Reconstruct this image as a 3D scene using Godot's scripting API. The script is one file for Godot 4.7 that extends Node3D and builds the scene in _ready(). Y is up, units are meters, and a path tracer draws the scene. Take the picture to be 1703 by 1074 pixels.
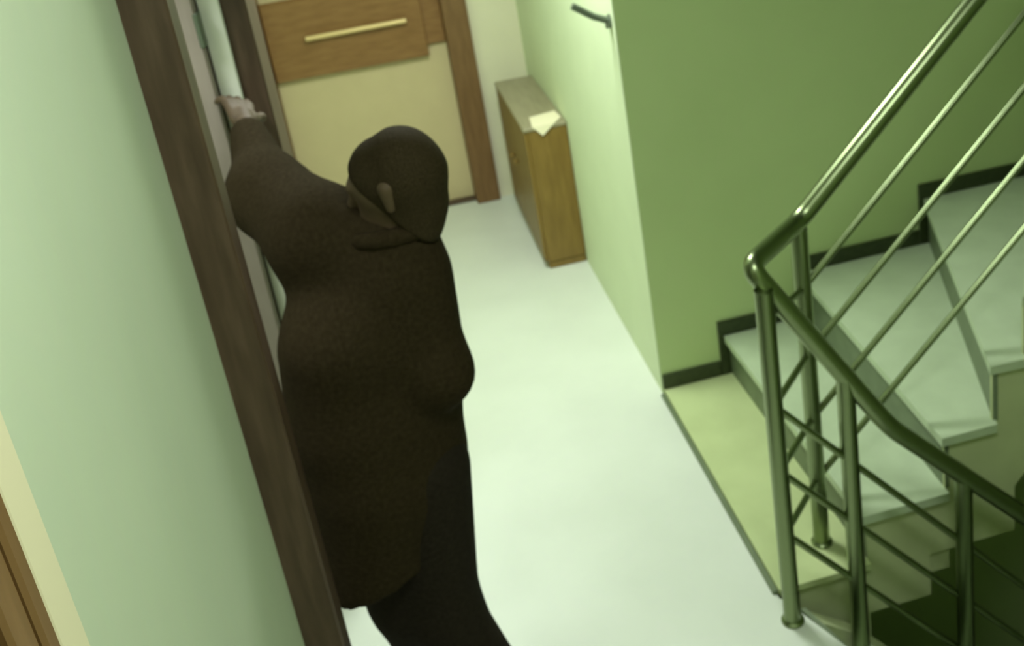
extends Node3D

# ---------------------------------------------------------------- helpers
var M := {}

func srgb(r: int, g: int, b: int) -> Color:
	return Color(r / 255.0, g / 255.0, b / 255.0)

func mat(c: Color, rough := 0.7, metal := 0.0) -> StandardMaterial3D:
	var m := StandardMaterial3D.new()
	m.albedo_color = c
	m.roughness = rough
	m.metallic = metal
	return m

func noise_tex(freq: float, c0: Color, c1: Color, sd: int, stretch := false) -> NoiseTexture2D:
	var n := FastNoiseLite.new()
	n.seed = sd
	n.frequency = freq
	n.noise_type = FastNoiseLite.TYPE_SIMPLEX_SMOOTH
	n.fractal_octaves = 4
	if stretch:
		n.domain_warp_enabled = true
		n.domain_warp_amplitude = 18.0
	var t := NoiseTexture2D.new()
	t.width = 512
	t.height = 512
	t.seamless = true
	t.noise = n
	var g := Gradient.new()
	g.set_color(0, c0)
	g.set_color(1, c1)
	t.color_ramp = g
	return t

func tex_mat(c: Color, spread: float, freq: float, scale: Vector3, rough: float, sd: int) -> StandardMaterial3D:
	var m := mat(Color.WHITE, rough)
	m.albedo_texture = noise_tex(freq, c.darkened(spread), c.lightened(spread * 0.6), sd, true)
	m.uv1_triplanar = true
	m.uv1_world_triplanar = true
	m.uv1_scale = scale
	return m

func stb() -> SurfaceTool:
	var st := SurfaceTool.new()
	st.begin(Mesh.PRIMITIVE_TRIANGLES)
	st.set_smooth_group(-1)
	return st

# a flat face whose outside is on the side of the direction "out"
func tri(st: SurfaceTool, a: Vector3, b: Vector3, c: Vector3, out: Vector3) -> void:
	if (b - a).cross(c - a).dot(out) > 0.0:
		var k := b
		b = c
		c = k
	st.add_vertex(a)
	st.add_vertex(b)
	st.add_vertex(c)

func quad(st: SurfaceTool, a: Vector3, b: Vector3, c: Vector3, d: Vector3, out: Vector3) -> void:
	tri(st, a, b, c, out)
	tri(st, a, c, d, out)

# box between two corners with chamfered edges
func box(st: SurfaceTool, lo: Vector3, hi: Vector3, bev := 0.004) -> void:
	var c := (lo + hi) * 0.5
	var h := (hi - lo) * 0.5
	bev = minf(bev, minf(h.x, minf(h.y, h.z)) * 0.45)
	var ax := [0, 1, 2]
	for a in ax:
		var u: int = (a + 1) % 3
		var v: int = (a + 2) % 3
		for s in [-1.0, 1.0]:
			var pts := []
			for k in [[-1, -1], [1, -1], [1, 1], [-1, 1]]:
				var p := Vector3.ZERO
				p[a] = h[a] * s
				p[u] = (h[u] - bev) * k[0]
				p[v] = (h[v] - bev) * k[1]
				pts.append(c + p)
			var n := Vector3.ZERO
			n[a] = s
			quad(st, pts[0], pts[1], pts[2], pts[3], n)
		for su in [-1.0, 1.0]:
			for sv in [-1.0, 1.0]:
				var e := []
				for k in [[0, -1.0], [0, 1.0], [1, 1.0], [1, -1.0]]:
					var p := Vector3.ZERO
					p[a] = (h[a] - bev) * k[1]
					p[u] = (h[u] if k[0] == 0 else h[u] - bev) * su
					p[v] = (h[v] - bev if k[0] == 0 else h[v]) * sv
					e.append(c + p)
				var n := Vector3.ZERO
				n[u] = su
				n[v] = sv
				quad(st, e[0], e[1], e[2], e[3], n)
	for sx in [-1.0, 1.0]:
		for sy in [-1.0, 1.0]:
			for sz in [-1.0, 1.0]:
				var s := Vector3(sx, sy, sz)
				tri(st, c + Vector3(h.x, h.y - bev, h.z - bev) * s, c + Vector3(h.x - bev, h.y, h.z - bev) * s, c + Vector3(h.x - bev, h.y - bev, h.z) * s, s)

# polygon of (x, z) points raised from y0 to y1
func slab(st: SurfaceTool, pts: Array, y0: float, y1: float) -> void:
	var poly := PackedVector2Array(pts)
	var idx := Geometry2D.triangulate_polygon(poly)
	for i in range(0, idx.size(), 3):
		var p := []
		for k in 3:
			p.append(poly[idx[i + k]])
		for y in [y0, y1]:
			tri(st, Vector3(p[0].x, y, p[0].y), Vector3(p[1].x, y, p[1].y), Vector3(p[2].x, y, p[2].y), Vector3.UP * (1.0 if y == y1 else -1.0))
	var cw := Geometry2D.is_polygon_clockwise(poly)
	for i in poly.size():
		var a := poly[i]
		var b := poly[(i + 1) % poly.size()]
		var d := b - a
		var n := Vector3(d.y, 0, -d.x) * (-1.0 if cw else 1.0)
		quad(st, Vector3(a.x, y0, a.y), Vector3(b.x, y0, b.y), Vector3(b.x, y1, b.y), Vector3(a.x, y1, a.y), n)

# polygon of (x, y) points pushed out from z0 to z1
func sheet(st: SurfaceTool, pts: Array, z0: float, z1: float) -> void:
	var poly := PackedVector2Array(pts)
	var idx := Geometry2D.triangulate_polygon(poly)
	for i in range(0, idx.size(), 3):
		for z in [z0, z1]:
			var p := []
			for k in 3:
				p.append(Vector3(poly[idx[i + k]].x, poly[idx[i + k]].y, z))
			tri(st, p[0], p[1], p[2], Vector3(0, 0, 1.0 if z == z1 else -1.0))
	var cw := Geometry2D.is_polygon_clockwise(poly)
	for i in poly.size():
		var a := poly[i]
		var b := poly[(i + 1) % poly.size()]
		var d := b - a
		var n := Vector3(d.y, -d.x, 0) * (-1.0 if cw else 1.0)
		quad(st, Vector3(a.x, a.y, z0), Vector3(b.x, b.y, z0), Vector3(b.x, b.y, z1), Vector3(a.x, a.y, z1), n)

# round bar swept along a path; corners are filleted
func fillet(path: Array, r: float, n := 6) -> Array:
	var out := [path[0]]
	for i in range(1, path.size() - 1):
		var p: Vector3 = path[i]
		var a: Vector3 = path[i - 1]
		var b: Vector3 = path[i + 1]
		var ra := minf(r, p.distance_to(a) * 0.45)
		var rb := minf(r, p.distance_to(b) * 0.45)
		var s := p + (a - p).normalized() * ra
		var e := p + (b - p).normalized() * rb
		for k in n + 1:
			var t := k / float(n)
			out.append(s.lerp(p, t).lerp(p.lerp(e, t), t))
	out.append(path[-1])
	return out

func tube(st: SurfaceTool, path: Array, r: float, sides := 16) -> void:
	st.set_smooth_group(1)
	var rings := []
	var up := Vector3(0.31, 0.77, 0.52).normalized()
	for i in path.size():
		var d: Vector3 = (path[mini(i + 1, path.size() - 1)] - path[maxi(i - 1, 0)]).normalized()
		var u := (up - d * up.dot(d)).normalized()
		up = u
		var v := d.cross(u)
		var ring := []
		for k in sides:
			var t := TAU * k / sides
			ring.append(path[i] + (u * cos(t) + v * sin(t)) * r)
		rings.append(ring)
	for i in rings.size() - 1:
		for k in sides:
			var k2 := (k + 1) % sides
			var out: Vector3 = (rings[i][k] + rings[i][k2]) * 0.5 - path[i]
			quad(st, rings[i][k], rings[i][k2], rings[i + 1][k2], rings[i + 1][k], out)
	st.set_smooth_group(-1)
	for e in [0, rings.size() - 1]:
		var o: Vector3 = path[e] - path[1 if e == 0 else e - 1]
		for k in sides:
			tri(st, path[e], rings[e][k], rings[e][(k + 1) % sides], o)

# surface of revolution round the vertical through "at"; profile of (radius, height)
func lathe(st: SurfaceTool, at: Vector3, prof: Array, sides := 24) -> void:
	for i in prof.size() - 1:
		var p: Vector2 = prof[i]
		var q: Vector2 = prof[i + 1]
		for k in sides:
			var a := TAU * k / sides
			var b := TAU * (k + 1) / sides
			var da := Vector3(cos(a), 0, sin(a))
			var db := Vector3(cos(b), 0, sin(b))
			var d := q - p
			var n := Vector3(da.x + db.x, 0, da.z + db.z) * 0.5 * d.y + Vector3.UP * -d.x
			quad(st, at + da * p.x + Vector3.UP * p.y, at + db * p.x + Vector3.UP * p.y, at + db * q.x + Vector3.UP * q.y, at + da * q.x + Vector3.UP * q.y, n)

func obj(called: String, st: SurfaceTool, m: Material, parent: Node = self) -> MeshInstance3D:
	st.generate_normals()
	var o := MeshInstance3D.new()
	o.name = called
	o.mesh = st.commit()
	o.material_override = m
	parent.add_child(o, true)
	return o

func bx(called: String, lo: Vector3, hi: Vector3, m: Material, parent: Node = self, bev := 0.004) -> MeshInstance3D:
	var st := stb()
	box(st, lo, hi, bev)
	return obj(called, st, m, parent)

func tag(o: Node, label: String, category: String, group := "") -> Node:
	o.set_meta("label", label)
	o.set_meta("category", category)
	if group:
		o.set_meta("group", group)
	return o

func struct_tag(o: Node, label: String, category: String) -> Node:
	tag(o, label, category)
	o.set_meta("kind", "structure")
	return o

func thing(called: String, label: String, category: String, group := "") -> Node3D:
	var o := Node3D.new()
	o.name = called
	add_child(o, true)
	tag(o, label, category, group)
	return o

# ---------------------------------------------------------------- bodies
# bone: [a, b, radius at a, radius at b]
func field(p: Vector3, bones: Array, k: float, cuts: Array) -> float:
	var d := 1e6
	for b in bones:
		var a: Vector3 = b[0]
		var ab: Vector3 = b[1] - a
		var t := clampf((p - a).dot(ab) / maxf(ab.length_squared(), 1e-9), 0.0, 1.0)
		var e := (p - a - ab * t).length() - lerpf(b[2], b[3], t)
		var h := maxf(k - absf(d - e), 0.0) / k
		d = minf(d, e) - h * h * k * 0.25
	for c in cuts:
		var e := (p - (c[0] as Vector3)).dot(c[1])
		var h := maxf(0.012 - absf(d - e), 0.0) / 0.012
		d = maxf(d, e) + h * h * 0.003
	return d

func net(st: SurfaceTool, bones: Array, k: float, cell: float, cuts := []) -> void:
	var lo := Vector3.ONE * 1e6
	var hi := -lo
	for b in bones:
		for e in 2:
			var r: float = maxf(b[2], b[3]) + k * 0.3 + cell * 2.0
			lo = lo.min(b[e] - Vector3.ONE * r)
			hi = hi.max(b[e] + Vector3.ONE * r)
	var bl := 4
	var nb := Vector3i(((hi - lo) / (cell * bl)).ceil())
	var n := nb * bl + Vector3i.ONE
	var vals := PackedFloat32Array()
	vals.resize(n.x * n.y * n.z)
	vals.fill(1e9)
	var blocks := []
	var reach := cell * bl * 1.35 + cell
	for x in nb.x:
		for y in nb.y:
			for z in nb.z:
				var c := lo + (Vector3(x, y, z) + Vector3.ONE * 0.5) * cell * bl
				if absf(field(c, bones, k, cuts)) > reach:
					continue
				blocks.append(Vector3i(x, y, z))
				for i in bl + 1:
					for j in bl + 1:
						for m in bl + 1:
							var g := Vector3i(x * bl + i, y * bl + j, z * bl + m)
							var at := (g.x * n.y + g.y) * n.z + g.z
							if vals[at] > 1e8:
								vals[at] = field(lo + Vector3(g) * cell, bones, k, cuts)
	var vert := {}
	var off := []
	for i in 8:
		off.append(Vector3i(i & 1, (i >> 1) & 1, (i >> 2) & 1))
	var edges := [[0, 1], [2, 3], [4, 5], [6, 7], [0, 2], [1, 3], [4, 6], [5, 7], [0, 4], [1, 5], [2, 6], [3, 7]]
	for b in blocks:
		for i in bl:
			for j in bl:
				for m in bl:
					var g: Vector3i = b * bl + Vector3i(i, j, m)
					var v := []
					var neg := 0
					for o in off:
						var q: Vector3i = g + o
						var f := vals[(q.x * n.y + q.y) * n.z + q.z]
						v.append(f)
						if f < 0.0:
							neg += 1
					if neg == 0 or neg == 8:
						continue
					var s := Vector3.ZERO
					var cnt := 0
					for e in edges:
						var fa: float = v[e[0]]
						var fb: float = v[e[1]]
						if (fa < 0.0) != (fb < 0.0):
							s += Vector3(off[e[0]]).lerp(Vector3(off[e[1]]), fa / (fa - fb))
							cnt += 1
					vert[g] = lo + (Vector3(g) + s / cnt) * cell
	st.set_smooth_group(1)
	for g in vert:
		for ax in 3:
			var u: int = (ax + 1) % 3
			var w: int = (ax + 2) % 3
			var q: Vector3i = g
			q[ax] += 1
			if q[ax] >= n[ax]:
				continue
			var f0 := vals[(g.x * n.y + g.y) * n.z + g.z]
			var f1 := vals[(q.x * n.y + q.y) * n.z + q.z]
			if (f0 < 0.0) == (f1 < 0.0):
				continue
			var du := Vector3i.ZERO
			du[u] = 1
			var dw := Vector3i.ZERO
			dw[w] = 1
			if not (vert.has(g - du) and vert.has(g - dw) and vert.has(g - du - dw)):
				continue
			var out := Vector3.ZERO
			out[ax] = 1.0 if f0 < 0.0 else -1.0
			var q4 := [vert[g], vert[g - du], vert[g - du - dw], vert[g - dw]]
			if ((q4[2] - q4[0]) as Vector3).cross(q4[3] - q4[1]).dot(out) > 0.0:
				q4.reverse()
			for c in [0, 1, 2, 0, 2, 3]:
				st.add_vertex(q4[c])

func ball(p: Vector3, r: float) -> Array:
	return [p, p, r, r]

# ---------------------------------------------------------------- scene
func _ready() -> void:
	camera_and_light()
	materials()
	shell()
	doors()
	staircase()
	railing()
	furniture()
	person()

func camera_and_light() -> void:
	var cam := Camera3D.new()
	cam.name = "camera"
	add_child(cam)
	cam.projection = Camera3D.PROJECTION_FRUSTUM
	var f := 1711.0
	cam.near = 0.05
	cam.far = 60.0
	cam.size = cam.near * 1074.0 / f
	cam.frustum_offset = Vector2((851.5 - 973.47) / f, (257.79 - 537.0) / f) * cam.near
	cam.basis = Basis(Vector3.UP, deg_to_rad(-10.1177)) * Basis(Vector3.RIGHT, deg_to_rad(-19.3843)) * Basis(Vector3.BACK, deg_to_rad(-8.36489))
	cam.position = Vector3(-0.76686, 2.23171, 3.3711)
	cam.current = true
	# a cheap fixed lens, a little out of focus over the whole landing
	var lens := CameraAttributesPhysical.new()
	lens.frustum_focal_length = 24.0
	lens.frustum_focus_distance = 0.9
	lens.exposure_aperture = 5.6
	cam.attributes = lens

	var env := Environment.new()
	env.background_mode = Environment.BG_COLOR
	env.background_color = Color(0.5, 0.6, 0.5)
	env.background_energy_multiplier = 0.05
	env.tonemap_mode = Environment.TONE_MAPPER_LINEAR
	env.tonemap_exposure = 1.0
	env.sdfgi_enabled = true
	env.ssao_enabled = true
	env.ssil_enabled = true
	var we := WorldEnvironment.new()
	we.name = "world_environment"
	we.environment = env
	add_child(we)

	lamp_light("landing_light", Vector3(-0.5, 2.755, -0.15), 5.5, Color(0.955, 0.985, 0.96))
	lamp_light("near_light", Vector3(-0.35, 2.755, 2.75), 2.5, Color(0.955, 0.985, 0.96))
	lamp_light("entry_light", Vector3(-1.75, 2.755, 1.35), 2.6, Color(0.96, 0.985, 0.97))

func lamp_light(called: String, at: Vector3, energy: float, c: Color) -> void:
	var l := AreaLight3D.new()
	l.name = called
	l.light_color = c
	l.light_energy = energy
	l.area_size = Vector2(0.56, 0.56)
	l.area_range = 12.0
	l.area_attenuation = 2.0
	l.shadow_enabled = true
	l.position = at
	l.rotation_degrees.x = -90.0
	add_child(l)

func materials() -> void:
	M.floor = tex_mat(srgb(218, 224, 212), 0.03, 0.006, Vector3.ONE * 0.6, 0.32, 3)
	M.white = tex_mat(srgb(214, 226, 190), 0.02, 0.01, Vector3.ONE * 0.7, 0.75, 4)
	M.end_wall = tex_mat(srgb(222, 218, 190), 0.02, 0.01, Vector3.ONE * 0.7, 0.75, 24)
	M.pale = tex_mat(srgb(190, 201, 174), 0.03, 0.006, Vector3(0.8, 0.25, 0.8), 0.55, 5)
	M.green = tex_mat(srgb(198, 218, 156), 0.03, 0.006, Vector3.ONE * 0.5, 0.7, 6)
	M.ceiling = mat(srgb(225, 228, 215), 0.9)
	M.tread = tex_mat(srgb(188, 204, 170), 0.05, 0.012, Vector3.ONE * 0.9, 0.4, 7)
	M.entry_tread = tex_mat(srgb(192, 205, 150), 0.05, 0.01, Vector3.ONE * 0.9, 0.4, 8)
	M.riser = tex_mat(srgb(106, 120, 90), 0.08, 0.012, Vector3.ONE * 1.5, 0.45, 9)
	M.stringer = tex_mat(srgb(192, 202, 154), 0.05, 0.01, Vector3.ONE, 0.7, 10)
	M.skirt = tex_mat(srgb(44, 56, 22), 0.12, 0.03, Vector3.ONE * 2.0, 0.35, 11)
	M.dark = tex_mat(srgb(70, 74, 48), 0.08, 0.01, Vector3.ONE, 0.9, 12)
	M.steel = mat(srgb(128, 140, 104), 0.3, 1.0)
	M.grey_metal = mat(srgb(110, 120, 104), 0.45, 0.6)
	M.brown = tex_mat(srgb(72, 51, 34), 0.16, 0.02, Vector3(3, 0.35, 3), 0.5, 13)
	M.door_brown = tex_mat(srgb(138, 98, 50), 0.1, 0.02, Vector3(0.5, 2.5, 2.5), 0.45, 14)
	M.jamb_brown = tex_mat(srgb(118, 84, 44), 0.12, 0.02, Vector3(2.5, 0.4, 2.5), 0.5, 15)
	M.cream = tex_mat(srgb(204, 188, 146), 0.02, 0.01, Vector3.ONE, 0.6, 16)
	M.trim_cream = mat(srgb(212, 204, 172), 0.6)
	M.cab_front = tex_mat(srgb(126, 98, 36), 0.1, 0.02, Vector3(2.2, 0.35, 2.2), 0.45, 17)
	M.cab_top = tex_mat(srgb(150, 142, 112), 0.08, 0.02, Vector3(2.2, 2.2, 0.4), 0.35, 18)
	M.paper = mat(srgb(238, 230, 198), 0.8)
	M.leaf_white = mat(srgb(226, 228, 214), 0.4)
	M.leaf_grey = tex_mat(srgb(150, 138, 128), 0.05, 0.02, Vector3(2, 0.4, 2), 0.5, 19)
	M.coat = tex_mat(srgb(39, 31, 16), 0.12, 0.05, Vector3.ONE * 3.0, 0.95, 20)
	M.trousers = tex_mat(srgb(33, 28, 21), 0.1, 0.05, Vector3.ONE * 3.0, 0.95, 21)
	M.hair = tex_mat(srgb(42, 33, 16), 0.2, 0.06, Vector3.ONE * 6.0, 0.8, 22)
	for m in [M.coat, M.trousers, M.hair]:
		m.metallic_specular = 0.15
	M.skin = mat(srgb(74, 58, 36), 0.7)
	M.shoe = mat(srgb(34, 32, 30), 0.5)
	M.lamp = mat(Color.WHITE, 0.5)
	M.lamp.emission_enabled = true
	M.lamp.emission = Color(0.955, 0.985, 0.96)
	M.lamp.emission_energy_multiplier = 2.0

# ---------------------------------------------------------------- room
func shell() -> void:
	var st := stb()
	slab(st, [Vector2(-3.3, -2.7), Vector2(0.0, -2.7), Vector2(0.0, 1.14), Vector2(0.03, 1.2), Vector2(0.1, 1.37), Vector2(0.36, 2.3), Vector2(0.36, 4.5), Vector2(-3.3, 4.5)], -0.22, 0.0)
	struct_tag(obj("floor", st, M.floor), "pale glossy landing floor between the doors and the stairs", "floor")
	st = stb()
	box(st, Vector3(-3.3, 2.8, -2.7), Vector3(0.12, 2.95, 4.5))
	box(st, Vector3(0.12, 2.8, 2.3), Vector3(0.5, 2.95, 4.5))
	struct_tag(obj("ceiling", st, M.ceiling), "flat off-white ceiling over the landing", "ceiling")
	st = stb()
	box(st, Vector3(0.0, 4.3, -0.15), Vector3(2.85, 4.45, 2.5))
	struct_tag(obj("ceiling", st, M.ceiling), "high off-white ceiling over the staircase", "ceiling")

	# white wall of the corridor, to the right
	st = stb()
	box(st, Vector3(0.0, 0.0, -2.6), Vector3(0.12, 2.8, -0.15), 0.0005)
	box(st, Vector3(0.0, 0.0, -0.1502), Vector3(0.0035, 2.8, -0.001), 0.0003)
	struct_tag(obj("wall_right", st, M.white), "bright white corridor wall behind the brown cabinet", "wall")
	# green wall along the stairs
	st = stb()
	box(st, Vector3(0.004, -2.3, -0.15), Vector3(2.85, 4.4, 0.0), 0.001)
	struct_tag(obj("wall_back", st, M.green), "olive green wall rising beside the staircase", "wall")
	st = stb()
	box(st, Vector3(2.7, -2.3, 0.0), Vector3(2.85, 4.4, 2.5), 0.001)
	struct_tag(obj("wall_far_right", st, M.green), "green end wall at the top of the stairs", "wall")
	st = stb()
	box(st, Vector3(0.37, -2.3, 2.35), Vector3(2.85, 4.4, 2.5), 0.001)
	box(st, Vector3(0.36, -0.22, 2.35), Vector3(0.5, 2.95, 4.5), 0.001)
	struct_tag(obj("wall_front", st, M.green), "green wall on the near side of the stairwell", "wall")
	st = stb()
	box(st, Vector3(0.0, 2.95, -0.15), Vector3(0.12, 4.4, 2.4), 0.001)
	struct_tag(obj("wall_upper", st, M.white), "white wall above the landing ceiling over the stairs", "wall")
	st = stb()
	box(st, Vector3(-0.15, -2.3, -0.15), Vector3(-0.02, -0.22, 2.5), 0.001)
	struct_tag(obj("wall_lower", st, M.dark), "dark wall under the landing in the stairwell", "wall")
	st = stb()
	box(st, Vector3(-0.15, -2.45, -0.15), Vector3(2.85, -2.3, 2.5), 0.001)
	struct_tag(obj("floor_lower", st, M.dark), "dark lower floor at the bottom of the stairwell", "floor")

	# end wall of the corridor with its door opening
	st = stb()
	box(st, Vector3(-1.75, 0.0, -2.65), Vector3(-1.43, 2.8, -2.45), 0.001)
	box(st, Vector3(-0.40, 0.0, -2.65), Vector3(0.0, 2.8, -2.45), 0.001)
	box(st, Vector3(-1.43, 2.12, -2.65), Vector3(-0.40, 2.8, -2.45), 0.001)
	struct_tag(obj("wall_end", st, M.end_wall), "pale end wall of the corridor around the brown framed door", "wall")
	st = stb()
	box(st, Vector3(-1.75, 0.0, -2.45), Vector3(-1.62, 2.8, 0.40), 0.001)
	box(st, Vector3(-1.62, 0.0, 0.28), Vector3(-1.32, 2.8, 0.40), 0.001)
	struct_tag(obj("wall_corner", st, M.white), "white wall set back left of the end door", "wall")

	# left wall with two doors
	st = stb()
	box(st, Vector3(-1.32, 0.0, 0.28), Vector3(-1.17, 2.8, 0.58), 0.001)
	struct_tag(obj("wall_left", st, M.pale), "narrow pale wall piece beyond the open left door", "wall")
	st = stb()
	box(st, Vector3(-1.32, 2.145, 0.58), Vector3(-1.17, 2.8, 1.55), 0.001)
	struct_tag(obj("wall_left", st, M.pale), "pale wall piece above the open left door", "wall")
	st = stb()
	box(st, Vector3(-1.32, 0.0, 1.55), Vector3(-1.17, 2.8, 2.58), 0.001)
	box(st, Vector3(-1.32, 2.12, 2.58), Vector3(-1.17, 2.8, 3.50), 0.001)
	box(st, Vector3(-1.32, 0.0, 3.50), Vector3(-1.17, 2.8, 4.5), 0.001)
	struct_tag(obj("wall_left", st, M.pale), "pale grey-green left wall between the two brown door frames", "wall")
	st = stb()
	box(st, Vector3(-1.17, 0.0, 4.4), Vector3(0.36, 2.8, 4.5), 0.001)
	struct_tag(obj("wall_near", st, M.white), "white wall behind the viewpoint", "wall")
	# the room behind the open door
	st = stb()
	box(st, Vector3(-3.3, 0.0, 0.28), Vector3(-3.2, 2.8, 2.5), 0.001)
	box(st, Vector3(-3.3, 0.0, 0.20), Vector3(-1.75, 2.8, 0.28), 0.001)
	box(st, Vector3(-3.3, 0.0, 2.4), Vector3(-1.32, 2.8, 2.5), 0.001)
	struct_tag(obj("wall_entry", st, M.white), "white walls of the lit room behind the open left door", "wall")

	lamp(Vector3(-0.5, 2.8, -0.15), "square ceiling light panel over the landing by the stairs")
	lamp(Vector3(-0.35, 2.8, 2.75), "square ceiling light panel over the near end of the landing")
	lamp(Vector3(-1.75, 2.8, 1.35), "square ceiling light panel in the room behind the left door")

	# black stepped skirting on the green wall, one tile per run and per rise
	var tr := thing("trim_1", "black stepped skirting tiles climbing the green wall with the stairs", "skirting")
	tr.set_meta("kind", "structure")
	var xs := [0.006, 0.285, 0.612, 1.145, 1.95, 2.69]
	for i in 5:
		var y := 0.19 * i + (0.02 if i == 0 else 0.0)
		bx("skirting_tile", Vector3(xs[i] - (0.0 if i == 0 else 0.04), y, 0.0), Vector3(xs[i + 1] - 0.0405, y + 0.062, 0.013), M.skirt, tr, 0.003)
		if i < 4:
			bx("skirting_tile", Vector3(xs[i + 1] - 0.04, y, 0.0), Vector3(xs[i + 1] - 0.0005, 0.19 * (i + 1) - 0.0005, 0.013), M.skirt, tr, 0.003)

func lamp(at: Vector3, label: String) -> void:
	var t := thing("ceiling_lamp", label, "lamp")
	for k in [[-0.32, -0.32, 0.32, -0.29], [-0.32, 0.29, 0.32, 0.32], [-0.32, -0.2895, -0.29, 0.2895], [0.29, -0.2895, 0.32, 0.2895]]:
		bx("frame", at + Vector3(k[0], -0.042, k[1]), at + Vector3(k[2], 0.0, k[3]), M.grey_metal, t)
	bx("diffuser", at + Vector3(-0.2895, -0.036, -0.2895), at + Vector3(0.2895, -0.012, 0.2895), M.lamp, t)

func doors() -> void:
	# end door: cream leaf with a wide brown band and a long bar
	var d := thing("door_1", "cream end door with wide brown band and long bar handle in brown frame", "door")
	d.set_meta("kind", "structure")
	var z := -2.45
	bx("jamb", Vector3(-0.425, 0.0, -2.62), Vector3(-0.285, 2.16, z + 0.045), M.jamb_brown, d)
	bx("jamb", Vector3(-1.545, 0.0, -2.62), Vector3(-1.405, 2.16, z + 0.045), M.jamb_brown, d)
	bx("head_jamb", Vector3(-1.405, 2.05, -2.62), Vector3(-0.425, 2.16, z + 0.045), M.jamb_brown, d)
	bx("leaf", Vector3(-1.405, 0.006, -2.60), Vector3(-0.425, 2.048, -2.545), M.cream, d)
	var band := bx("brown_band", Vector3(-1.405, 0.985, -2.545), Vector3(-0.426, 1.37, -2.515), M.door_brown, d)
	bx("lower_board", Vector3(-1.4, 0.925, -2.545), Vector3(-0.535, 1.365, -2.495), M.door_brown, d)
	var st := stb()
	tube(st, [Vector3(-1.19, 1.15, -2.462), Vector3(-0.63, 1.155, -2.462)], 0.015, 14)
	for x in [-1.10, -0.72]:
		tube(st, [Vector3(x, 1.152, -2.50), Vector3(x, 1.152, -2.466)], 0.008, 10)
	obj("bar_handle", st, mat(srgb(222, 196, 140), 0.4, 0.3), d)
	bx("threshold", Vector3(-1.405, 0.0, -2.62), Vector3(-0.425, 0.012, -2.47), M.brown, d)

	# open door on the left that the person reaches into
	d = thing("door_2", "open left door with dark brown frame beside the person", "door")
	d.set_meta("kind", "structure")
	for zz in [[1.53, 1.605], [0.37, 0.59]]:
		bx("frame_post", Vector3(-1.32, 0.0, zz[0]), Vector3(-1.095, 2.14, zz[1]), M.brown, d)
	bx("frame_head", Vector3(-1.32, 2.06, 0.59), Vector3(-1.095, 2.14, 1.53), M.brown, d)
	bx("rebate_strip", Vector3(-1.212, 0.002, 0.59), Vector3(-1.158, 2.058, 0.605), M.leaf_white, d)
	var leaf := bx("leaf", Vector3(-2.12, 0.008, 0.606), Vector3(-1.215, 2.05, 0.65), M.leaf_grey, d)
	for y in [0.35, 1.75]:
		bx("hinge", Vector3(-1.222, y, 0.604), Vector3(-1.208, y + 0.09, 0.655), M.grey_metal, leaf)

	# nearer door on the left, closed
	d = thing("door_3", "closed brown door with cream casing at the lower left edge", "door")
	d.set_meta("kind", "structure")
	bx("casing", Vector3(-1.17, 0.0, 2.50), Vector3(-1.15, 2.19, 2.555), M.trim_cream, d)
	bx("casing", Vector3(-1.17, 0.0, 3.51), Vector3(-1.15, 2.19, 3.565), M.trim_cream, d)
	bx("casing", Vector3(-1.17, 2.135, 2.556), Vector3(-1.15, 2.19, 3.509), M.trim_cream, d)
	bx("jamb", Vector3(-1.31, 0.0, 2.5805), Vector3(-1.152, 2.1, 2.62), M.jamb_brown, d)
	bx("jamb", Vector3(-1.31, 0.0, 3.46), Vector3(-1.152, 2.1, 3.4995), M.jamb_brown, d)
	bx("leaf", Vector3(-1.22, 0.006, 2.621), Vector3(-1.175, 2.09, 3.459), M.jamb_brown, d)
	bx("reveal_strip", Vector3(-1.165, 0.0, 2.556), Vector3(-1.148, 2.13, 2.58), M.jamb_brown, d)
	st = stb()
	tube(st, [Vector3(-1.175, 1.03, 3.38), Vector3(-1.12, 1.03, 3.38), Vector3(-1.12, 1.03, 3.27)], 0.01, 12)
	obj("handle", st, M.grey_metal, d)

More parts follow.
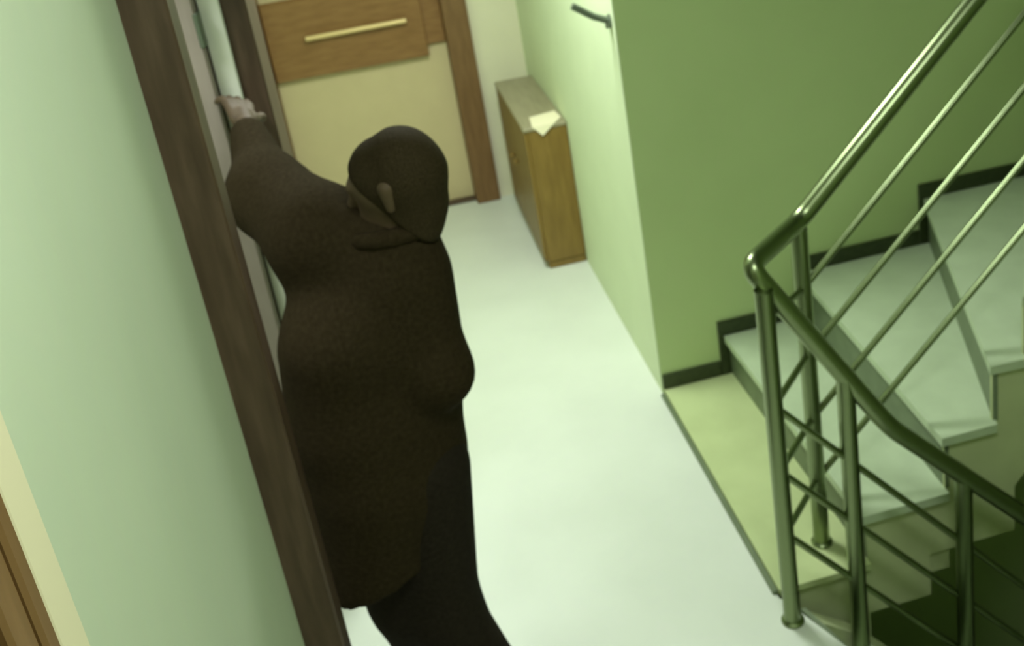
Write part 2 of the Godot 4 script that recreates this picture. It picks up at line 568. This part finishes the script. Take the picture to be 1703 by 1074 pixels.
# ---------------------------------------------------------------- stairs
func staircase() -> void:
	var t := thing("staircase", "winding stone staircase with pale treads along the green wall", "staircase")
	var r := 0.19
	var w := 1.112
	var xw := [0.006, 0.285, 0.612, 1.145, 1.95]
	var xn := [0.006, 0.29, 0.545, 0.70, 0.80]
	var e := 2.68
	var polys := []
	for i in 4:
		polys.append([Vector2(xw[i], 0.002), Vector2(xw[i + 1], 0.002), Vector2(xn[i + 1], w), Vector2(xn[i], w)])
	polys.append([Vector2(xw[4], 0.002), Vector2(e, 0.002), Vector2(e, 0.25), Vector2(0.86, w), Vector2(0.80, w)])
	polys.append([Vector2(e, 0.25), Vector2(e, w), Vector2(0.86, w)])
	for i in polys.size():
		var top := r * i if i > 0 else 0.02
		var p: Array = polys[i].duplicate()
		# the tread slab runs a little past the riser and the stringer
		var q := []
		for v in p:
			var s: Vector2 = v
			if s.y > 1.0:
				s.y += 0.022
			q.append(s)
		if i > 0 and i < 5:
			var dirv := ((q[-1] as Vector2) - (q[0] as Vector2)).normalized()
			var nose := Vector2(-dirv.y, dirv.x)
			if nose.x > 0:
				nose = -nose
			q[0] += Vector2(nose.x * 0.018, 0.0)
			q[-1] += nose * 0.018
		var st := stb()
		slab(st, q, top - 0.028 if i > 0 else 0.0, top)
		obj("tread", st, M.entry_tread if i == 0 else M.tread, t)
		if i > 0:
			st = stb()
			var bottom := (r * (i - 1) + 0.0005) if i > 1 else 0.0205
			var a: Vector2 = p[0]
			var b: Vector2 = p[-1]
			if i == 5:
				a = Vector2(e, 0.25)
				b = Vector2(0.86, w)
			var n := Vector2(-(b - a).normalized().y, (b - a).normalized().x) * -0.014
			slab(st, [a, b, b + n, a + n], bottom, top - 0.0285)
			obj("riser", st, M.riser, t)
			st = stb()
			var core := []
			for v in p:
				core.append(Vector2(v.x + 0.0145, minf(v.y, w - 0.0125)))
			slab(st, core, top - 0.30, top - 0.029)
			obj("step_core", st, M.stringer, t)
	# dark joint under the first nosing
	bx("joint_strip", Vector3(-0.012, 0.0, 0.02), Vector3(0.0055, 0.012, 1.125), M.riser, t, 0.002)
	# stepped side facing the stairwell
	var st2 := stb()
	sheet(st2, [Vector2(0.02, -0.40), Vector2(0.02, -0.001), Vector2(0.29, -0.001), Vector2(0.29, 0.161), Vector2(0.545, 0.161), Vector2(0.545, 0.351), Vector2(0.70, 0.351), Vector2(0.70, 0.541), Vector2(0.80, 0.541), Vector2(0.80, 0.731), Vector2(0.86, 0.731), Vector2(0.86, 0.921), Vector2(2.68, 0.921), Vector2(2.68, 0.60), Vector2(0.95, 0.60), Vector2(0.95, 0.33), Vector2(0.77, 0.13), Vector2(0.77, -0.03), Vector2(0.49, -0.03), Vector2(0.49, -0.18), Vector2(0.29, -0.18), Vector2(0.29, -0.40)], w - 0.012, w)
	obj("stringer", st2, M.stringer, t)

	# the flight that goes down, starting at the landing edge
	var t2 := thing("staircase", "flight of stairs leading down from the landing edge by the posts", "staircase")
	var far := [Vector2(0.035, 1.2), Vector2(0.235, 1.2), Vector2(0.38, 1.2), Vector2(0.56, 1.2), Vector2(0.74, 1.2)]
	var near := [Vector2(0.36, 2.3), Vector2(0.62, 2.34), Vector2(0.95, 2.34), Vector2(1.25, 2.34), Vector2(1.55, 2.34)]
	for i in 4:
		var st := stb()
		slab(st, [far[i], near[i], near[i + 1], far[i + 1]], -r * (i + 1) - 0.03, -r * (i + 1))
		obj("tread", st, M.tread, t2)
		st = stb()
		slab(st, [far[i] + Vector2(0.005, 0), near[i] + Vector2(0.005, 0), near[i] + Vector2(0.02, 0), far[i] + Vector2(0.02, 0)], -r * (i + 1) + 0.0005, -r * i - 0.0305 if i > 0 else -0.001)
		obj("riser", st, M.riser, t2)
	st2 = stb()
	sheet(st2, [Vector2(0.04, -0.55), Vector2(0.04, -0.03), Vector2(0.22, -0.16), Vector2(0.68, -0.72), Vector2(0.68, -1.1), Vector2(0.35, -0.85)], 1.158, 1.199)
	obj("stringer", st2, M.stringer, t2)

func railing() -> void:
	var t := thing("stair_railing", "steel stair railing with round handrail, posts and slanting rods", "railing")
	var zu := 1.0
	var zl := 1.25
	# handrail: down the upper flight, round the turn, down the lower flight
	var st := stb()
	var path := fillet([Vector3(1.35, 2.18, zu), Vector3(0.2, 1.075, zu), Vector3(-0.018, 1.085, 1.2), Vector3(0.311, 0.557, zl), Vector3(1.0, -0.155, zl)], 0.05)
	tube(st, path, 0.026, 18)
	obj("handrail", st, M.steel, t)
	var posts := [[Vector3(0.003, 0.0, 1.232), 1.03], [Vector3(0.2, 0.02, zu), 1.06], [Vector3(0.2, -0.19, 1.235), 0.735], [Vector3(0.52, -0.57, zl), 0.33], [Vector3(1.02, 0.95, zu), 1.85]]
	for p in posts:
		var b: Vector3 = p[0]
		st = stb()
		tube(st, [b + Vector3(0, 0.002, 0), Vector3(b.x, p[1], b.z if b.z > 1.1 else zu)], 0.024, 18)
		var post := obj("post", st, M.steel, t)
		st = stb()
		lathe(st, b, [Vector2(0, 0.012), Vector2(0.026, 0.012), Vector2(0.032, 0.006), Vector2(0.032, 0.001), Vector2(0, 0.001)])
		obj("base_flange", st, M.steel, post)
	# rods: each runs down the upper flight to the turn and on down the lower one
	var up := [0.875, 0.67, 0.46, 0.25]
	var turn := [0.90, 0.70, 0.50, 0.30]
	for i in 4:
		st = stb()
		var pth := [Vector3(1.3, up[i] + 1.1 * 0.96, zu), Vector3(0.2, up[i], zu), Vector3(0.003, turn[i], 1.235)]
		if i > 0:
			pth.append(Vector3(1.05, turn[i] - 1.05 * 1.14, zl))
		elif i == 0:
			pth[2] = Vector3(0.003, 0.95, 1.235)
		tube(st, fillet(pth, 0.03), 0.0095, 12)
		obj("rod", st, M.steel, t)
		
# ---------------------------------------------------------------- furniture
func furniture() -> void:
	var t := thing("shoe_cabinet", "slim tall brown wooden cabinet standing against the white wall", "cabinet")
	var x0 := -0.213
	var z0 := -2.284
	var z1 := -1.305
	bx("plinth", Vector3(x0 + 0.02, 0.0, z0 + 0.01), Vector3(-0.002, 0.04, z1 - 0.006), M.cab_front, t)
	bx("body", Vector3(x0 + 0.018, 0.04, z0), Vector3(-0.002, 0.732, z1), M.cab_front, t)
	bx("top_board", Vector3(x0 - 0.004, 0.7325, z0 - 0.004), Vector3(-0.001, 0.752, z1 + 0.004), M.cab_top, t)
	var zm := (z0 + z1) * 0.5
	for k in [[z0 + 0.004, zm - 0.0015], [zm + 0.0015, z1 - 0.004]]:
		var dr := bx("door", Vector3(x0, 0.05, k[0]), Vector3(x0 + 0.0175, 0.728, k[1]), M.cab_front, t, 0.003)
		var st := stb()
		lathe(st, Vector3(x0 - 0.016, 0.45, zm + (-0.06 if k[0] < zm - 0.1 else 0.06)), [Vector2(0, -0.012), Vector2(0.01, -0.01), Vector2(0.014, 0), Vector2(0.01, 0.01), Vector2(0, 0.012)], 14)
		obj("knob", st, M.cab_front, dr)

	# folded sheet lying over the front corner of the cabinet
	var st := stb()
	var zf := -1.2995
	var pts := [Vector3(-0.155, 0.7535, -1.47), Vector3(-0.02, 0.7535, -1.505), Vector3(-0.012, 0.754, -1.38), Vector3(-0.06, 0.754, zf), Vector3(-0.17, 0.754, zf)]
	var up := Vector3(0, 0.0015, 0)
	for i in 3:
		quad(st, pts[0], pts[i + 1], pts[i + 2], pts[0], Vector3.DOWN)
		quad(st, pts[0] + up, pts[i + 1] + up, pts[i + 2] + up, pts[0] + up, Vector3.UP)
	for i in 5:
		quad(st, pts[i], pts[(i + 1) % 5], pts[(i + 1) % 5] + up, pts[i] + up, (pts[i] + pts[(i + 1) % 5]) * 0.5 - Vector3(-0.09, 0.75, -1.41))
	var tip := Vector3(-0.125, 0.705, zf + 0.004)
	var fw := Vector3(0, 0, 0.0015)
	tri(st, pts[3], pts[4], tip, Vector3.FORWARD)
	tri(st, pts[3] + fw + up, pts[4] + fw + up, tip + fw, Vector3.BACK)
	quad(st, pts[3], tip, tip + fw, pts[3] + fw, Vector3.RIGHT)
	quad(st, pts[4], tip, tip + fw, pts[4] + fw, Vector3.LEFT)
	quad(st, pts[3] + up, pts[4] + up, pts[4] + fw + up, pts[3] + fw + up, Vector3.UP)
	tag(obj("paper_sheet", st, M.paper), "cream paper sheet lying on the front end of the cabinet top", "paper")

	var h := thing("wall_peg", "short grey peg sticking out of the white wall near its corner", "peg")
	st = stb()
	tube(st, [Vector3(0.0, 1.47, -0.06), Vector3(-0.055, 1.495, -0.06), Vector3(-0.125, 1.545, -0.06)], 0.013, 14)
	obj("peg", st, M.grey_metal, h)
	st = stb()
	tube(st, [Vector3(0.0, 1.47, -0.06), Vector3(-0.008, 1.473, -0.06)], 0.028, 18)
	obj("rosette", st, M.grey_metal, h)

# ---------------------------------------------------------------- person
func person() -> void:
	var t := thing("person", "person in dark coat seen from behind, one arm raised into the open left doorway", "person")
	var head := Vector3(-0.80, 1.525, 1.33)
	var neck := Vector3(-0.835, 1.375, 1.31)
	var chest := Vector3(-0.925, 1.20, 1.31)
	var waist := Vector3(-0.95, 1.0, 1.31)
	var pelvis := Vector3(-0.955, 0.86, 1.32)
	var sr := Vector3(-0.83, 1.31, 1.32)
	var sl := Vector3(-0.985, 1.415, 1.24)
	var er := Vector3(-0.795, 1.10, 1.38)
	var hr := Vector3(-0.86, 1.0, 1.16)
	var el := Vector3(-1.095, 1.46, 1.04)
	var hl := Vector3(-1.145, 1.572, 0.785)
	var pr := Vector3(-0.885, 0.85, 1.34)
	var pl := Vector3(-1.03, 0.85, 1.30)
	var kr := Vector3(-0.905, 0.46, 1.34)
	var kl := Vector3(-0.985, 0.47, 1.28)
	var ar := Vector3(-0.77, 0.09, 1.40)
	var al := Vector3(-0.93, 0.09, 1.30)
	var fwd := Vector3(-0.5, 0, -0.86)
	var face := Vector3(-0.93, -0.1, -0.3).normalized()
	var side := fwd.cross(Vector3.UP)

	var trunk := [[neck, head - Vector3(0, 0.05, 0), 0.055, 0.055],
		[chest + side * 0.08, waist + side * 0.07, 0.12, 0.105], [chest - side * 0.08, waist - side * 0.07, 0.12, 0.105],
		[neck - Vector3(0, 0.05, 0), chest, 0.07, 0.12], [waist, pelvis, 0.12, 0.13],
		[neck - Vector3(0, 0.05, 0), sr, 0.05, 0.058], [neck - Vector3(0, 0.05, 0), sl, 0.05, 0.058],
		[sr, er, 0.055, 0.042], [er, hr, 0.042, 0.028], [sl, el, 0.058, 0.043], [el, hl, 0.043, 0.028],
		[pr, kr, 0.085, 0.058], [kr, ar, 0.056, 0.038], [pl, kl, 0.085, 0.058], [kl, al, 0.056, 0.038],
		[ar - Vector3(0, 0.04, 0), ar + fwd * 0.15 - Vector3(0, 0.055, 0), 0.036, 0.028], [al - Vector3(0, 0.04, 0), al + fwd * 0.15 - Vector3(0, 0.055, 0), 0.036, 0.028]]
	var st := stb()
	net(st, trunk, 0.05, 0.014)
	# head: skull, jaw, nose, lips, ears
	var ear := face.cross(Vector3.UP).normalized()
	var skull := [[head + Vector3(0, 0.025, 0) - face * 0.02, head + Vector3(0, 0.02, 0) + face * 0.025, 0.076, 0.073],
		[head + face * 0.03 - Vector3(0, 0.02, 0), head + face * 0.062 - Vector3(0, 0.085, 0), 0.062, 0.032],
		[head - Vector3(0, 0.05, 0), neck, 0.056, 0.056],
		[head + face * 0.098 + Vector3(0, 0.005, 0), head + face * 0.108 - Vector3(0, 0.028, 0), 0.008, 0.012],
		[head + face * 0.088 - Vector3(0, 0.058, 0) - ear * 0.018, head + face * 0.088 - Vector3(0, 0.058, 0) + ear * 0.018, 0.008, 0.008],
		[head + face * 0.09 + Vector3(0, 0.022, 0) - ear * 0.035, head + face * 0.09 + Vector3(0, 0.022, 0) + ear * 0.035, 0.009, 0.009],
		[head + ear * 0.08 + Vector3(0, 0.02, 0), head + ear * 0.076 - Vector3(0, 0.025, 0), 0.016, 0.009],
		[head - ear * 0.08 + Vector3(0, 0.02, 0), head - ear * 0.076 - Vector3(0, 0.025, 0), 0.016, 0.009]]
	net(st, skull, 0.018, 0.005)
	# hands: palm, four bent fingers, thumb
	hand(st, hl, (hl - el).normalized(), Vector3(-0.35, 0.1, -0.93), 1.0)
	hand(st, hr, (hr - er).normalized(), Vector3(-0.9, 0.2, -0.3), -1.0)
	obj("body", st, M.skin, t)

	# hair: a cap over the back and top of the skull
	st = stb()
	var cap := [[head + Vector3(0, 0.035, 0) - face * 0.012, head + Vector3(0, 0.03, 0) + face * 0.02, 0.085, 0.078],
		[head - face * 0.018, head - Vector3(0, 0.09, 0) - face * 0.015, 0.078, 0.064],
		[head + ear * 0.03 - face * 0.02, head + ear * 0.02 - face * 0.03 - Vector3(0, 0.05, 0), 0.075, 0.06]]
	net(st, cap, 0.03, 0.007, [[head + face * 0.055, (face - Vector3(0, 0.75, 0)).normalized()]])
	obj("hair", st, M.hair, t)

	# coat: trunk and sleeves to below the hips
	st = stb()
	var down := Vector3.DOWN
	var hem := Vector3(-0.985, 0.58, 1.31)
	var coat := [[chest + side * 0.085, waist + side * 0.075, 0.122, 0.13], [chest - side * 0.085, waist - side * 0.07, 0.118, 0.118], [sl - Vector3(0, 0.06, 0), waist - side * 0.065, 0.085, 0.118],
		[neck + Vector3(0, 0.02, 0), chest, 0.082, 0.135], [waist, pelvis, 0.145, 0.15],
		[pelvis + side * 0.06, hem + side * 0.055, 0.13, 0.125], [pelvis - side * 0.055, hem - side * 0.055, 0.13, 0.13],
		[neck - Vector3(0, 0.03, 0), sr, 0.075, 0.085], [neck - Vector3(0, 0.03, 0), sl, 0.075, 0.085],
		[sr, er, 0.082, 0.06], [er, hr - (hr - er).normalized() * 0.03, 0.06, 0.046],
		[sl, el, 0.112, 0.09], [el, hl - (hl - el).normalized() * 0.05, 0.08, 0.046]]
	net(st, coat, 0.06, 0.013, [[Vector3(-0.97, 0.64, 0), Vector3(0.25, -1, 0).normalized()]])
	var coat_node := obj("coat", st, M.coat, t)
	# turned-up collar and a small light mark on the back
	st = stb()
	var ring := []
	for k in 17:
		var an := TAU * k / 16.0
		ring.append(neck + Vector3(cos(an) * 0.082, 0.045 + 0.012 * sin(an), sin(an) * 0.078))
	tube(st, ring, 0.02, 10)
	obj("collar", st, M.coat, coat_node)

	st = stb()
	var legs := [[pr, kr, 0.115, 0.088], [kr, ar + Vector3(0, 0.0, 0), 0.086, 0.07], [pl, kl, 0.115, 0.088], [kl, al, 0.086, 0.07], [pelvis, pelvis - Vector3(0, 0.05, 0), 0.13, 0.12]]
	net(st, legs, 0.04, 0.013, [[Vector3(0, 0.05, 0), Vector3.DOWN]])
	obj("trousers", st, M.trousers, t)
	for a in [ar, al]:
		st = stb()
		net(st, [[a - Vector3(0, 0.03, 0) - fwd * 0.03, a - Vector3(0, 0.045, 0) + fwd * 0.15, 0.045, 0.036], ball(a - Vector3(0, 0.03, 0), 0.045)], 0.03, 0.009, [[Vector3(0, 0.002, 0), Vector3.DOWN]])
		obj("shoe", st, M.shoe, t)

func hand(st: SurfaceTool, wrist: Vector3, along: Vector3, palm: Vector3, s: float) -> void:
	var across := along.cross(palm).normalized() * s
	var pn := across.cross(along).normalized() * s
	var bones := [[wrist, wrist + along * 0.03, 0.026, 0.026]]
	for i in 4:
		var o := (i - 1.5) * 0.019
		var base := wrist + along * (0.088 - absf(i - 1.3) * 0.004) + across * o
		bones.append([wrist + along * 0.015 + across * o * 0.7, base, 0.014, 0.0115])
		var l: float = [0.038, 0.043, 0.040, 0.031][i]
		var d1 := (along + pn * 0.35 + across * o * 4.0).normalized()
		var d2 := (along + pn * 0.9 + across * o * 2.0).normalized()
		var p1 := base + d1 * l
		var p2 := p1 + d2 * l * 0.65
		var p3 := p2 + (d2 + pn * 0.3).normalized() * l * 0.5
		bones.append([base, p1, 0.0098, 0.009])
		bones.append([p1, p2, 0.009, 0.0082])
		bones.append([p2, p3, 0.0082, 0.0074])
	var tb := wrist + along * 0.028 - across * 0.028
	var t1 := tb + (along * 0.7 - across * 0.75 + pn * 0.2).normalized() * 0.042
	var t2 := t1 + (along - across * 0.25 + pn * 0.45).normalized() * 0.032
	bones.append([wrist + along * 0.012 - across * 0.012, tb, 0.016, 0.014])
	bones.append([tb, t1, 0.0135, 0.0105])
	bones.append([t1, t2, 0.0105, 0.0085])
	net(st, bones, 0.008, 0.0035)
